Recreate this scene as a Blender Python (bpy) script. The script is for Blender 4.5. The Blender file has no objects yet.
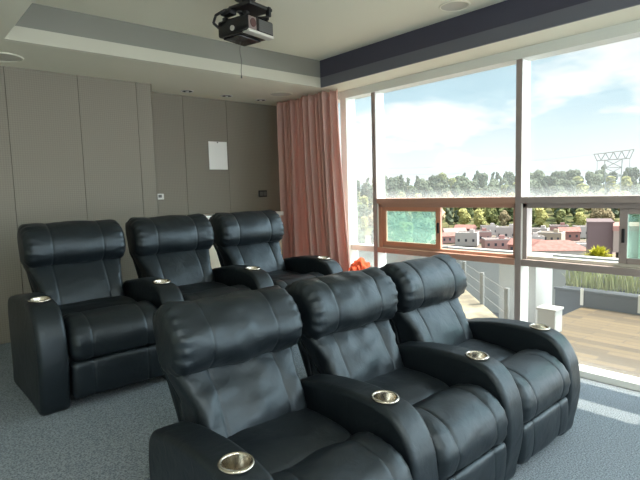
import bpy, bmesh, math, random
from mathutils import Vector, Matrix, noise
C = bpy.context.scene.collection
SC = bpy.context.scene
PI = math.pi
rnd = random.Random(7)

# ------------------------------------------------------------------ camera
F_PX, PITCH, ROLL, YAW, CAM_H = 500.66, 0.0964, -0.029, 0.7222, 1.45
fw = Vector((math.sin(YAW)*math.cos(PITCH), math.cos(YAW)*math.cos(PITCH), -math.sin(PITCH)))
rt = Vector((math.cos(YAW), -math.sin(YAW), 0)); up = rt.cross(fw)
cr, sr = math.cos(ROLL), math.sin(ROLL)
rt2 = cr*rt + sr*up; up2 = -sr*rt + cr*up
cam_data = bpy.data.cameras.new('camera'); cam = bpy.data.objects.new('camera', cam_data); C.objects.link(cam)
cam_data.sensor_width = 36; cam_data.lens = F_PX/640*36; cam_data.clip_end = 8000; cam_data.clip_start = .05
m3 = Matrix((rt2, up2, -fw)).transposed().to_4x4(); m3.translation = Vector((0, 0, CAM_H)); cam.matrix_world = m3
SC.camera = cam

def at(u, dist):
    """ground position on the bearing of picture column u at a distance (metres)"""
    a = YAW + math.atan((u-320)/F_PX)
    return Vector((math.sin(a)*dist, math.cos(a)*dist, 0))

# ------------------------------------------------------------------ materials
def mat(name, col, rough=.6, metal=0.0, spec=.5, bump=None, noise_col=None, coat=0, sheen=0, trans=None):
    m = bpy.data.materials.new(name); m.use_nodes = True
    nt = m.node_tree; b = nt.nodes['Principled BSDF']
    b.inputs['Base Color'].default_value = (*col, 1); b.inputs['Roughness'].default_value = rough
    b.inputs['Metallic'].default_value = metal; b.inputs['Specular IOR Level'].default_value = spec
    if coat: b.inputs['Coat Weight'].default_value = coat; b.inputs['Coat Roughness'].default_value = .35
    if sheen: b.inputs['Sheen Weight'].default_value = sheen
    tc = nt.nodes.new('ShaderNodeTexCoord')
    if bump:
        sc, st, dist = bump
        n = nt.nodes.new('ShaderNodeTexNoise'); n.inputs['Scale'].default_value = sc; n.inputs['Detail'].default_value = 4
        nt.links.new(tc.outputs['Object'], n.inputs['Vector'])
        bp = nt.nodes.new('ShaderNodeBump'); bp.inputs['Strength'].default_value = st; bp.inputs['Distance'].default_value = dist
        nt.links.new(n.outputs['Fac'], bp.inputs['Height']); nt.links.new(bp.outputs['Normal'], b.inputs['Normal'])
    if noise_col:
        sc, c2, lo, hi = noise_col
        n = nt.nodes.new('ShaderNodeTexNoise'); n.inputs['Scale'].default_value = sc; n.inputs['Detail'].default_value = 3
        nt.links.new(tc.outputs['Object'], n.inputs['Vector'])
        r = nt.nodes.new('ShaderNodeMapRange'); r.inputs[1].default_value = lo; r.inputs[2].default_value = hi
        nt.links.new(n.outputs['Fac'], r.inputs[0])
        mx = nt.nodes.new('ShaderNodeMix'); mx.data_type = 'RGBA'
        mx.inputs[6].default_value = (*col, 1); mx.inputs[7].default_value = (*c2, 1)
        nt.links.new(r.outputs[0], mx.inputs[0]); nt.links.new(mx.outputs[2], b.inputs['Base Color'])
    return m

M = {}
M['leather'] = mat('black_leather', (.0045, .007, .0095), .43, spec=.62, bump=(260, .12, .002))
_lt = M['leather'].node_tree; _p = _lt.nodes['Principled BSDF']; _p.inputs['Specular Tint'].default_value = (.76, .90, 1.0, 1)
_n = _lt.nodes.new('ShaderNodeTexNoise'); _n.inputs['Scale'].default_value = 15; _n.inputs['Detail'].default_value = 3; _n.inputs['Distortion'].default_value = .6
_tc = _lt.nodes.new('ShaderNodeTexCoord'); _lt.links.new(_tc.outputs['Object'], _n.inputs['Vector'])
_b = _lt.nodes.new('ShaderNodeBump'); _b.inputs['Strength'].default_value = .30; _b.inputs['Distance'].default_value = .012; _lt.links.new(_n.outputs['Fac'], _b.inputs['Height'])
_o = [x for x in _lt.nodes if x.type == 'BUMP' and x != _b][0]; _lt.links.new(_b.outputs['Normal'], _o.inputs['Normal'])
M['metal'] = mat('brushed_steel', (.52, .48, .41), .2, metal=1)
M['carpet'] = mat('blue_grey_carpet', (.125, .155, .185), .95, spec=.1, bump=(150, .8, .010), noise_col=(125, (.29, .335, .375), .36, .62))
M['paint'] = mat('white_paint', (.78, .765, .64), .85, spec=.2)
M['slate'] = mat('slate_core_and_shade', (.065, .065, .095), .7, spec=.3)
M['white_alu'] = mat('white_aluminium', (.78, .80, .76), .45)
M['brown_alu'] = mat('brown_grey_aluminium', (.34, .285, .27), .45)
M['orange_lit_alu'] = mat('orange_lit_aluminium', (.62, .29, .185), .45)  # orange light reflected on the sash frame, put into its colour
M['part_lit_alu'] = mat('part_lit_brown_aluminium', (.52, .30, .225), .45)  # weaker share of the orange reflected light, mixed into the transom colour
M['black_plastic'] = mat('black_plastic', (.012, .012, .014), .4)
M['matte_black'] = mat('matte_black', (.006, .006, .006), .9, spec=.05)
M['gloss_black'] = mat('gloss_black_plastic', (.010, .010, .012), .22)
M['grey_plastic'] = mat('grey_plastic', (.10, .10, .095), .45)
M['silver_plastic'] = mat('silver_plastic', (.55, .53, .48), .35)
M['white_plastic'] = mat('white_plastic', (.75, .75, .72), .5)
M['paper'] = mat('paper', (.86, .87, .85), .8)
M['cabinet'] = mat('beige_laminate', (.74, .67, .52), .6)
M['cab_top'] = mat('white_laminate', (.85, .85, .82), .4)
M['orange'] = mat('orange_fabric', (.85, .13, .05), .8, bump=(60, .3, .01))
M['grille'] = mat('speaker_grille', (.54, .53, .46), .7, bump=(500, .3, .002))
M['lens'] = mat('lens_glass', (.09, .045, .045), .08)
M['wire'] = mat('grey_cable', (.10, .10, .09), .6)

def wall_fabric():
    m = mat('perforated_taupe_fabric', (.265, .245, .222), .9, spec=.15)
    nt = m.node_tree; b = nt.nodes['Principled BSDF']
    tc = nt.nodes.new('ShaderNodeTexCoord')
    ck = nt.nodes.new('ShaderNodeTexChecker'); ck.inputs['Scale'].default_value = 80
    ck.inputs['Color1'].default_value = (.268, .246, .208, 1); ck.inputs['Color2'].default_value = (.216, .198, .166, 1)
    rot = nt.nodes.new('ShaderNodeMapping'); rot.inputs['Rotation'].default_value = (0, PI/4, 0)
    nt.links.new(tc.outputs['Object'], rot.inputs['Vector']); nt.links.new(rot.outputs[0], ck.inputs['Vector'])
    n = nt.nodes.new('ShaderNodeTexNoise'); n.inputs['Scale'].default_value = 3
    nt.links.new(tc.outputs['Object'], n.inputs['Vector'])
    mx = nt.nodes.new('ShaderNodeMix'); mx.data_type = 'RGBA'; mx.inputs[7].default_value = (.238, .218, .184, 1)
    nt.links.new(n.outputs['Fac'], mx.inputs[0]); nt.links.new(ck.outputs['Color'], mx.inputs[6])
    nt.links.new(mx.outputs[2], b.inputs['Base Color'])
    return m
M['fabric'] = wall_fabric()

def curtain_mat():
    m = bpy.data.materials.new('dusty_rose_curtain'); m.use_nodes = True; nt = m.node_tree
    b = nt.nodes['Principled BSDF']; b.inputs['Base Color'].default_value = (.84, .585, .53, 1); b.inputs['Roughness'].default_value = .85
    b.inputs['Specular IOR Level'].default_value = .15
    t = nt.nodes.new('ShaderNodeBsdfTranslucent'); t.inputs['Color'].default_value = (.76, .47, .40, 1)
    mx = nt.nodes.new('ShaderNodeMixShader'); mx.inputs[0].default_value = .27
    nt.links.new(b.outputs[0], mx.inputs[1]); nt.links.new(t.outputs[0], mx.inputs[2])
    nt.links.new(mx.outputs[0], nt.nodes['Material Output'].inputs['Surface'])
    return m
M['curtain'] = curtain_mat()

def glass_mat(name, tint, film, edge_film=0.0, z0=0, z1=1, film_col=(.9, .92, .9)):
    """thin pane: clear with a little gloss and a film of dust, thicker near the pane's lower edge"""
    m = bpy.data.materials.new(name); m.use_nodes = True; nt = m.node_tree
    for n in list(nt.nodes):
        if n.type == 'BSDF_PRINCIPLED': nt.nodes.remove(n)
    out = nt.nodes['Material Output']
    tr = nt.nodes.new('ShaderNodeBsdfTransparent'); tr.inputs['Color'].default_value = (*tint, 1)
    gl = nt.nodes.new('ShaderNodeBsdfGlossy'); gl.inputs['Roughness'].default_value = .02
    lw = nt.nodes.new('ShaderNodeLayerWeight'); pw = nt.nodes.new('ShaderNodeMath'); pw.operation = 'POWER'; pw.inputs[1].default_value = 5
    nt.links.new(lw.outputs['Facing'], pw.inputs[0])
    fr = nt.nodes.new('ShaderNodeMath'); fr.operation = 'MULTIPLY_ADD'; fr.inputs[1].default_value = .6; fr.inputs[2].default_value = .02
    nt.links.new(pw.outputs[0], fr.inputs[0])
    mg = nt.nodes.new('ShaderNodeMixShader'); nt.links.new(fr.outputs[0], mg.inputs[0])
    nt.links.new(tr.outputs[0], mg.inputs[1]); nt.links.new(gl.outputs[0], mg.inputs[2])
    tl = nt.nodes.new('ShaderNodeBsdfTranslucent'); tl.inputs['Color'].default_value = (*film_col, 1)
    df = nt.nodes.new('ShaderNodeMixShader'); nt.links.new(mg.outputs[0], df.inputs[1]); nt.links.new(tl.outputs[0], df.inputs[2])
    tc = nt.nodes.new('ShaderNodeTexCoord'); sp = nt.nodes.new('ShaderNodeSeparateXYZ')
    nt.links.new(tc.outputs['Object'], sp.inputs[0])
    n = nt.nodes.new('ShaderNodeTexNoise'); n.inputs['Scale'].default_value = 2.2; n.inputs['Detail'].default_value = 2
    nt.links.new(tc.outputs['Object'], n.inputs['Vector'])
    r = nt.nodes.new('ShaderNodeMapRange'); r.inputs[1].default_value = z0; r.inputs[2].default_value = z1
    r.inputs[3].default_value = edge_film; r.inputs[4].default_value = 0
    nt.links.new(sp.outputs['Z'], r.inputs[0])
    mu = nt.nodes.new('ShaderNodeMath'); mu.operation = 'MULTIPLY_ADD'; mu.inputs[1].default_value = film*.9; mu.inputs[2].default_value = film*.55
    nt.links.new(n.outputs['Fac'], mu.inputs[0])
    ad = nt.nodes.new('ShaderNodeMath'); ad.operation = 'ADD'; nt.links.new(mu.outputs[0], ad.inputs[0]); nt.links.new(r.outputs[0], ad.inputs[1])
    nt.links.new(ad.outputs[0], df.inputs[0]); nt.links.new(df.outputs[0], out.inputs['Surface'])
    return m
M['glass_up'] = glass_mat('dusty_glass', (.985, .992, .99), .045, .13, 1.34, 1.45)
M['glass_low'] = glass_mat('dusty_lower_glass', (.985, .99, .987), .016, .04, .03, .2)
M['glass_side'] = glass_mat('dusty_side_glass', (.98, .99, .98), .085, .03, .8, 1.4)
M['glass_green'] = glass_mat('green_sash_glass', (.74, .89, .83), .13, .0, 0, 1, (.66, .90, .81))

# ------------------------------------------------------------------ object helpers
def link(name, me, material=None, parent=None):
    o = bpy.data.objects.new(name, me); C.objects.link(o)
    if me is not None and material is not None:
        me.materials.append(M[material] if isinstance(material, str) else material)
    if parent: o.parent = parent
    return o
def tag(o, label=None, cat=None, group=None, kind=None):
    if label: o['label'] = label
    if cat: o['category'] = cat
    if group: o['group'] = group
    if kind: o['kind'] = kind
    return o
def empty(name, loc=(0, 0, 0), rz=0):
    o = bpy.data.objects.new(name, None); C.objects.link(o); o.location = loc; o.rotation_euler = (0, 0, rz); o.empty_display_size = .1
    return o
def children(o): return [c for c in bpy.data.objects if c.parent == o]
def copy_tree(o, parent=None):
    c = o.copy(); C.objects.link(c)
    if parent: c.parent = parent
    for ch in children(o): copy_tree(ch, c)
    return c
def box(bm, lo, hi, bev=0, seg=2, rot=None):
    lo, hi = Vector(lo), Vector(hi)
    r = bmesh.ops.create_cube(bm, size=1)
    vs = r['verts']; s = hi-lo; c = (hi+lo)/2
    for v in vs: v.co = Vector((v.co.x*s.x, v.co.y*s.y, v.co.z*s.z)) + c
    if rot is not None:
        for v in vs: v.co = rot @ (v.co-c) + c
    if bev:
        es = list({e for v in vs for e in v.link_edges})
        bmesh.ops.bevel(bm, geom=es, offset=bev, segments=seg, affect='EDGES', profile=.5)
def tube(bm, a, b, r, n=12, r2=None, caps=True):
    a, b = Vector(a), Vector(b); d = (b-a).normalized(); r2 = r if r2 is None else r2
    s = d.cross(Vector((0, 0, 1)) if abs(d.z) < .9 else Vector((1, 0, 0))).normalized(); t = d.cross(s)
    A = [bm.verts.new(a + r*(math.cos(i*2*PI/n)*s + math.sin(i*2*PI/n)*t)) for i in range(n)]
    B = [bm.verts.new(b + r2*(math.cos(i*2*PI/n)*s + math.sin(i*2*PI/n)*t)) for i in range(n)]
    for i in range(n): bm.faces.new((A[i], A[(i+1) % n], B[(i+1) % n], B[i]))
    if caps: bm.faces.new(A[::-1]); bm.faces.new(B)
def lathe(bm, prof, n=32, ctr=(0, 0, 0), close=False):
    """prof: list of (radius, z)"""
    c = Vector(ctr); rings = []
    for r, z in prof:
        rings.append([bm.verts.new(c+Vector((r*math.cos(i*2*PI/n), r*math.sin(i*2*PI/n), z))) for i in range(n)] if r > 1e-6 else [bm.verts.new(c+Vector((0, 0, z)))])
    for A, B in zip(rings, rings[1:]):
        for i in range(n):
            j = (i+1) % n
            if len(A) == 1: bm.faces.new((A[0], B[j], B[i]))
            elif len(B) == 1: bm.faces.new((A[i], A[j], B[0]))
            else: bm.faces.new((A[i], A[j], B[j], B[i]))
def fin(name, bm, material, parent=None, smooth=False, auto=None):
    bmesh.ops.recalc_face_normals(bm, faces=bm.faces)
    me = bpy.data.meshes.new(name); bm.to_mesh(me); bm.free()
    if smooth:
        for p in me.polygons: p.use_smooth = True
    if auto is not None:
        me.set_sharp_from_angle(angle=math.radians(auto))
    return link(name, me, material, parent)
def fbox(name, lo, hi, material, parent=None, bev=0, rot=None):
    bm = bmesh.new(); box(bm, lo, hi, bev, 2, rot); return fin(name, bm, material, parent)

def spline_loop(pts, n):
    """closed Catmull-Rom through (v,z) points, n samples evenly by length"""
    P = [Vector(p) for p in pts]; k = len(P); S = []
    for i in range(k):
        p0, p1, p2, p3 = P[i-1], P[i], P[(i+1) % k], P[(i+2) % k]
        for j in range(14):
            t = j/14
            S.append(.5*((2*p1)+(p2-p0)*t+(2*p0-5*p1+4*p2-p3)*t*t+(-p0+3*p1-3*p2+p3)*t**3))
    L = [0]
    for i in range(len(S)): L.append(L[-1]+(S[(i+1) % len(S)]-S[i]).length)
    out = []; i = 0
    for q in range(n):
        d = L[-1]*q/n
        while L[i+1] < d: i += 1
        f = (d-L[i])/max(L[i+1]-L[i], 1e-9); out.append(S[i].lerp(S[(i+1) % len(S)], f))
    return out
def cushion(bm, pts, x0, x1, r=.05, seams=(), n=64, puff=0.0, wr=0.0, seed=0, gather=0.0, groove=.0035, step=.022, endr=None):
    lp = spline_loop(pts, n)
    area = sum(lp[i].x*lp[(i+1) % n].y-lp[(i+1) % n].x*lp[i].y for i in range(n))
    if area < 0: lp.reverse()
    nor = []
    for i in range(n):
        t = (lp[(i+1) % n]-lp[i-1]).normalized(); nor.append(Vector((t.y, -t.x)))
    xs = set()
    for i in range(9):
        a = r*(1-math.cos(i/8*PI/2)); xs.add(round(x0+a, 5)); xs.add(round(x1-a, 5))
    k = max(2, int((x1-x0-2*r)/step))
    for i in range(k+1): xs.add(round(x0+r+(x1-x0-2*r)*i/k, 5))
    for s in seams:
        for d in (-.014, -.008, -.004, 0, .004, .008, .014): xs.add(round(s+d, 5))
    xs = sorted(xs); bounds = [x0]+list(seams)+[x1]
    rings = []
    for x in xs:
        d = min(x-x0, x1-x); ins = 0
        if d < r: ins = r*(1-math.sqrt(max(0, 1-(1-d/r)**2)))
        ins = min(ins, r*.92)
        for s in seams: ins += groove*math.exp(-((x-s)/.006)**2)
        for a, b in zip(bounds, bounds[1:]):
            if a <= x <= b: ins -= puff*math.sin(PI*(x-a)/(b-a))
        ring = []
        for i in range(n):
            q = lp[i]; e = ins
            if wr: e -= wr*(noise.noise(Vector((x*7+seed*3.1, q.x*9, q.y*9+seed)))+.5*noise.noise(Vector((x*17, q.x*21+seed, q.y*14))))
            if gather:
                de = min([abs(x-b) for b in (x0, x1)])
                e += gather*math.sin(i*2*PI/n*17+seed)*math.exp(-((de-.03)/.03)**2)
            p = q-nor[i]*e
            ring.append(bm.verts.new((x, p.x, p.y)))
        rings.append(ring)
    for A, B in zip(rings, rings[1:]):
        for i in range(n): bm.faces.new((A[i], A[(i+1) % n], B[(i+1) % n], B[i]))
    bm.faces.new(rings[0]); bm.faces.new(rings[-1][::-1])

# ------------------------------------------------------------------ room shell
W, XG = 3.87, 3.98            # inner face of the window frames, glass plane
SOF, LIP, CEIL = 2.516, 2.615, 2.79
YB, YB2, XSTEP = 5.06, 4.71, 2.06
XL, YF = -1.6, -3.4
PLAT, YPLAT = .29, 1.97
bm = bmesh.new()
box(bm, (XL, YF, -.2), (W+.12, YPLAT, 0)); box(bm, (XL, YPLAT, -.2), (W-.02, YB, PLAT))
tag(fin('floor', bm, 'carpet'), 'blue grey carpeted floor with a raised tier under the rear row', None, None, 'structure')

# ceiling: lower border all round, recess with a white lip, raised middle
OX0, OX1, OY0, OY1 = .73, 3.556, -2.4, 3.956
bm = bmesh.new()
box(bm, (XL, OY1, SOF), (XG+.05, YB+.1, 3.0)); box(bm, (XL, YF, SOF), (XG+.05, OY0, 3.0))
box(bm, (XL, OY0, SOF), (OX0, OY1, 3.0)); box(bm, (OX1, OY0, SOF), (XG+.05, OY1, 3.0))
box(bm, (OX0, OY0, CEIL), (OX1, OY1, 3.0))
ce = tag(fin('ceiling', bm, 'paint'), 'white ceiling with a recessed centre', None, None, 'structure')
bm = bmesh.new()
e = .012
box(bm, (OX0+.001, OY1-e, LIP), (OX1-e, OY1-.001, CEIL-.001)); box(bm, (OX0+.001, OY0+e, LIP), (OX0+e, OY1-e, CEIL-.001)); box(bm, (OX0+.001, OY0+.001, LIP), (OX1-e, OY0+e, CEIL-.001))
tag(fin('trim_1', bm, mat('recess_shade_grey', (.24, .24, .215), .8)), 'band round the inside of the ceiling recess, its shade painted grey', None, None, 'structure')  # white band in the recess; its shade is put into the grey
bm = bmesh.new(); box(bm, (OX1-e, OY0+.001, LIP), (OX1-.001, OY1-.001, CEIL-.001))
tag(fin('trim_2', bm, 'slate'), 'window side band of the ceiling recess, its shade painted dark slate', None, None, 'structure')  # dark colour stands for shade on the face turned from the windows
bm = bmesh.new(); box(bm, (OX1-.022, OY0+.001, SOF+.001), (OX1-.001, OY1-.023, LIP))
tag(fin('trim_3', bm, mat('lip_shade_grey', (.13, .135, .165), .7)), 'window side lip of the ceiling recess, its shade painted dark grey', None, None, 'structure')  # same lip as above the rear row, darkened to paint its shade
bm = bmesh.new(); box(bm, (OX0+.001, OY1-.022, SOF+.001), (OX1-.001, OY1-.001, LIP))
tag(fin('trim_4', bm, mat('pale_lip_paint', (.53, .52, .44), .8)), 'pale lip of the ceiling recess above the rear row', None, None, 'structure')

wb = empty('wall_back', (0, YB, 0)); tag(wb, 'taupe perforated fabric panel wall behind the rear row', None, None, 'structure')
fbox('wall_core', (XL, .02, -.2), (XG+.1, .12, 3.0), 'slate', wb)
fbox('wall_core', (XL, YB2-YB+.02, -.2), (XSTEP-.004, .02, 3.0), 'slate', wb)
def panel(x0, x1, y, parent):
    bm = bmesh.new(); box(bm, (x0+.0015, y, PLAT), (x1-.0015, y+.02, SOF), .0015, 1); fin('wall_panel', bm, 'fabric', parent)
xs = [XL, -1.0, -.35, .27, .852, 1.400, 1.913, XSTEP+.003]
for a, b in zip(xs, xs[1:]): panel(a, b, YB2-YB, wb)
bm = bmesh.new(); box(bm, (XSTEP-.004, YB2-YB, PLAT), (XSTEP, .02, SOF)); fin('wall_panel', bm, 'fabric', wb)
xs = [XSTEP, 2.552, 3.087, XG]
for a, b in zip(xs, xs[1:]): panel(a, b, 0, wb)
# left and front walls, with unseen openings added to let in light
bm = bmesh.new()
for lo, hi in (((XL-.12, YF, 0), (XL, -3.0, SOF)), ((XL-.12, -.8, 0), (XL, YB, SOF)), ((XL-.12, -3.0, 0), (XL, -.8, .5)), ((XL-.12, -3.0, 2.35), (XL, -.8, SOF))): box(bm, lo, hi)
tag(fin('wall_left', bm, 'paint'), 'pale wall on the left side of the room', None, None, 'structure')
bm = bmesh.new()
for lo, hi in (((XL-.12, YF-.12, -.2), (XG+.1, YF, .45)), ((XL-.12, YF-.12, 2.4), (XG+.1, YF, 3.0)), ((XL-.12, YF-.12, .45), (-1.2, YF, 2.4)), ((3.4, YF-.12, .45), (XG+.1, YF, 2.4))): box(bm, lo, hi)
tag(fin('wall_front', bm, 'paint'), 'pale wall behind the photographer', None, None, 'structure')
bm = bmesh.new(); box(bm, (W, 4.6, -.2), (XG+.08, YB+.1, SOF)); box(bm, (W, YF, -.2), (XG+.08, -2.9, SOF)); box(bm, (W, YF, SOF), (XG+.08, YB+.1, 3.0))
box(bm, (W+.12, -2.9, -.25), (XG+.08, 4.6, -.02))
tag(fin('wall_right', bm, 'paint'), 'white wall around the window front', None, None, 'structure')

# ------------------------------------------------------------------ window front: bays between mullions
def window(name, y0, y1, label, upper, lower, sash, last=False, glass='glass_up', low='glass_low'):
    w = empty(name, (0, 0, 0)); tag(w, label, None, None, 'structure')
    B = lambda n, lo, hi, m, p=w, bev=.003: fbox(n, lo, hi, m, p, bev)
    B('head_rail', (W-.01, y0, 2.437), (XG+.03, y1, SOF+.02), 'white_alu')
    B('sill_rail', (W, y0, -.02), (XG+.03, y1, .05), 'white_alu')
    B('mullion', (W+.012, y0, .05), (XG+.03, y0+.05, 2.437), 'white_alu')
    B('mullion_cap', (W, y0, .05), (W+.012, y0+.05, 2.437), 'brown_alu' if y0 < 3 else 'brown_alu')
    ya, yb = y0+.05, y1
    if sash != 'none':
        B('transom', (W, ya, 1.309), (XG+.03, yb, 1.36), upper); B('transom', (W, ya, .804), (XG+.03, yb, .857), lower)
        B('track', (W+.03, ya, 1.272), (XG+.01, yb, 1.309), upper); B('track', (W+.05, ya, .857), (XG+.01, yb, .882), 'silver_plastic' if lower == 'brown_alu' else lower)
        B('jamb', (W+.03, yb-.035, .857), (XG+.01, yb, 1.309), upper if sash != 'left' else 'orange_lit_alu')
        B('jamb', (W+.03, ya, .857), (XG+.01, ya+.03, 1.309), upper)
        fbox('pane', (XG-.004, ya, 1.36), (XG+.004, yb, 2.437), glass, w)
        fbox('pane', (XG-.004, ya, .05), (XG+.004, yb, .804), low, w)
        if sash == 'left': sa, sb, sm = 2.745, yb-.035, 'orange_lit_alu'
        else: sa, sb, sm = ya+.03, y0+.05+(1.245-.40), 'brown_alu'
        bm = bmesh.new(); x0, x1 = W+.045, W+.075
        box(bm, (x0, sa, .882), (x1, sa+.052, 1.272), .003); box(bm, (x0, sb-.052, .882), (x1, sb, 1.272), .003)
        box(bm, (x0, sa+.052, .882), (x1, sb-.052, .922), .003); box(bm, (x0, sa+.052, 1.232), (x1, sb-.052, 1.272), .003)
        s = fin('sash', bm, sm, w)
        fbox('sash_pane', (W+.056, sa+.05, .915), (W+.064, sb-.05, 1.24), 'glass_green', s)
        hy = sa+.012 if sash == 'left' else sb-.038
        fbox('handle', (x0-.012, hy, 1.03), (x0, hy+.02, 1.13), 'black_plastic', s, .004)
        # fixed half behind the sash: second, outer leaf frame
        bm = bmesh.new()
        if sash == 'left':
            pass
        else:
            box(bm, (XG-.02, sb-.15, .882), (XG, sb-.11, 1.272), .003)
            fin('outer_leaf', bm, 'white_alu', w)
    else:
        B('transom', (W+.03, ya, .80), (XG+.03, yb, .86), 'white_alu')
        fbox('pane', (XG-.004, ya, .86), (XG+.004, yb, 2.437), 'glass_side', w)
        fbox('pane', (XG-.004, ya, .05), (XG+.004, yb, .80), 'glass_side', w)
        B('jamb', (W, yb, .0), (XG+.03, yb+.09, SOF), 'white_alu')
        B('head_rail', (W-.01, yb+.09, 2.437), (XG+.03, 4.6, SOF+.02), 'white_alu'); B('sill_rail', (W, yb+.09, -.02), (XG+.03, 4.6, .05), 'white_alu')
        fbox('pane', (XG-.004, yb+.09, .05), (XG+.004, 4.6, 2.437), 'glass_side', w)
    return w
window('window_1', 3.495, 3.91, 'narrow dusty window bay beside the rose curtain', 'part_lit_alu', 'part_lit_alu', 'none')
window('window_2', 1.945, 3.495, 'middle window bay with a green sliding sash, orange light painted on its frame', 'part_lit_alu', 'part_lit_alu', 'left')
window('window_3', .35, 1.945, 'right window bay looking onto the wooden deck and pylon', 'brown_alu', 'brown_alu', 'right')
window('window_4', -1.245, .35, 'window bay to the right of the picture', 'brown_alu', 'brown_alu', 'right')
window('window_5', -2.84, -1.245, 'window bay behind the photographer', 'brown_alu', 'brown_alu', 'right')

# ------------------------------------------------------------------ recliners
P_ = .7098
ARM = [(-.155, 0), (-.19, .10), (-.212, .22), (-.215, .33), (-.202, .43), (-.16, .52), (-.095, .580), (0, .603), (.14, .610), (.29, .600), (.40, .583), (.495, .558), (.537, .48), (.542, .30), (.538, .12), (.53, .0), (.30, .0), (.0, .0)]
def arm_mesh(xc):
    bm = bmesh.new(); cushion(bm, ARM, -.0765, .0765, .028, n=110, wr=.0025, seed=xc, step=.03)
    bmesh.ops.recalc_face_normals(bm, faces=bm.faces)
    me = bpy.data.meshes.new('armrest'); bm.to_mesh(me); bm.free()
    o = bpy.data.objects.new('tmp_arm', me); C.objects.link(o)
    cb = bmesh.new(); tube(cb, (0, 0, .50), (0, 0, .75), .050, 32)
    bmesh.ops.recalc_face_normals(cb, faces=cb.faces)
    cm = bpy.data.meshes.new('tmp_cut'); cb.to_mesh(cm); cb.free()
    co = bpy.data.objects.new('tmp_cut', cm); C.objects.link(co)
    md = o.modifiers.new('b', 'BOOLEAN'); md.object = co; md.operation = 'DIFFERENCE'; md.solver = 'EXACT'
    bpy.context.view_layer.update()
    me2 = bpy.data.meshes.new_from_object(o.evaluated_get(bpy.context.evaluated_depsgraph_get()))
    bpy.data.objects.remove(o); bpy.data.objects.remove(co); bpy.data.meshes.remove(me); bpy.data.meshes.remove(cm)
    me2.name = 'armrest'
    for p in me2.polygons: p.use_smooth = True
    me2.set_sharp_from_angle(angle=math.radians(40))
    me2.materials.clear(); me2.materials.append(M['leather'])
    return me2
ARM_ME = arm_mesh(1.0)
bm = bmesh.new()
lathe(bm, [(0, -.085), (.040, -.085), (.0455, -.08), (.0465, 0), (.048, .005), (.054, .0065), (.059, .003), (.0595, -.004), (.050, -.006)], 40)
for v in bm.verts:
    v.co.z += v.co.y*.05
bmesh.ops.recalc_face_normals(bm, faces=bm.faces)
CUP_ME = bpy.data.meshes.new('cup_holder'); bm.to_mesh(CUP_ME); bm.free(); CUP_ME.materials.append(M['metal'])
for p in CUP_ME.polygons: p.use_smooth = True
def add_arm(root, x):
    a = link('armrest', ARM_ME, None, root); a.location = (x, 0, 0)
    c = link('cup_holder', CUP_ME, None, a); c.location = (0, 0, .606)
    tag(c, 'brushed steel cup holder')
    return a
HW = .270
def taper(bm, top, low=.262):
    """sides lean outward from between the arms to the full width under the head roll"""
    for v in bm.verts:
        t = max(0, min(1, (v.co.z-.605)/.13)); k_ = (low+(top-low)*t)/top
        if abs(v.co.x) > .17: v.co.x = math.copysign(.17+(abs(v.co.x)-.17)*(top*k_-.17)/(top-.17), v.co.x)
def make_recliner(seed, both, wk):
    root = empty('recliner')
    bm = bmesh.new()   # rear of the seat
    cushion(bm, [(.50, .30), (.10, .30), (.055, .34), (.06, .42), (.11, .462), (.26, .482), (.42, .478), (.52, .45), (.53, .37)], -HW, HW, .045, wr=.006, seed=seed, puff=.006)
    fin('seat', bm, 'leather', root, True)
    bm = bmesh.new()   # padded roll over the front edge
    cushion(bm, [(.075, .33), (.085, .42), (.045, .478), (-.03, .503), (-.12, .492), (-.19, .450), (-.225, .385), (-.222, .315), (-.195, .272), (-.10, .268), (.02, .285)], -HW, HW, .05, seams=(-.155, .155), wr=.008*wk, seed=seed+2, puff=.004, gather=.002)
    fin('footrest_pad', bm, 'leather', root, True)
    bm = bmesh.new()   # front panel
    cushion(bm, [(-.195, .262), (-.213, .24), (-.215, .16), (-.205, .08), (-.185, .058), (-.12, .06), (-.11, .16), (-.12, .258)], -HW, HW, .03, seams=(-.155, .155), wr=.003, seed=seed+4, puff=.004, n=48)
    fin('footrest_panel', bm, 'leather', root, True)
    fbox('base', (-HW, -.12, .03), (HW, .46, .30), 'black_plastic', root, .01)
    bm = bmesh.new()   # back cushion
    cushion(bm, [(.375, .43), (.385, .52), (.435, .62), (.500, .71), (.555, .765), (.625, .76), (.640, .70), (.61, .60), (.575, .50), (.54, .42), (.45, .40)], -.308, .308, .05, seams=(-.16, .16), wr=.010*wk, seed=seed+6, puff=.005, gather=.002)
    taper(bm, .308)
    fin('backrest', bm, 'leather', root, True)
    bm = bmesh.new()   # head roll
    cushion(bm, [(.552, .718), (.490, .742), (.455, .80), (.462, .885), (.512, .957), (.580, .995), (.640, 1.000), (.690, .965), (.705, .90), (.690, .82), (.660, .75), (.605, .718)], -.321, .321, .052, seams=(-.16, .16), wr=.011*wk, seed=seed+8, puff=.005, gather=.0045)
    fin('headrest', bm, 'leather', root, True)
    bm = bmesh.new()   # rear shell
    cushion(bm, [(.56, .36), (.59, .45), (.64, .62), (.695, .80), (.725, .93), (.70, .975), (.675, .93), (.63, .72), (.575, .52), (.53, .38), (.52, .20), (.54, .10), (.56, .12)], -.304, .304, .014, n=60)
    taper(bm, .304, .258)
    fin('back_shell', bm, 'leather', root, True)
    if both: add_arm(root, -P_/2)
    add_arm(root, P_/2)
    return root
RL = {('front', 0): 'black leather recliner nearest the camera, left end of the front row',
      ('front', 1): 'black leather recliner in the middle of the front row',
      ('front', 2): 'black leather recliner at the window end of the front row',
      ('rear', 0): 'black leather recliner at the left end of the rear row beside the panel wall',
      ('rear', 1): 'black leather recliner in the middle of the rear row',
      ('rear', 2): 'black leather recliner at the curtain end of the rear row'}
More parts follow.
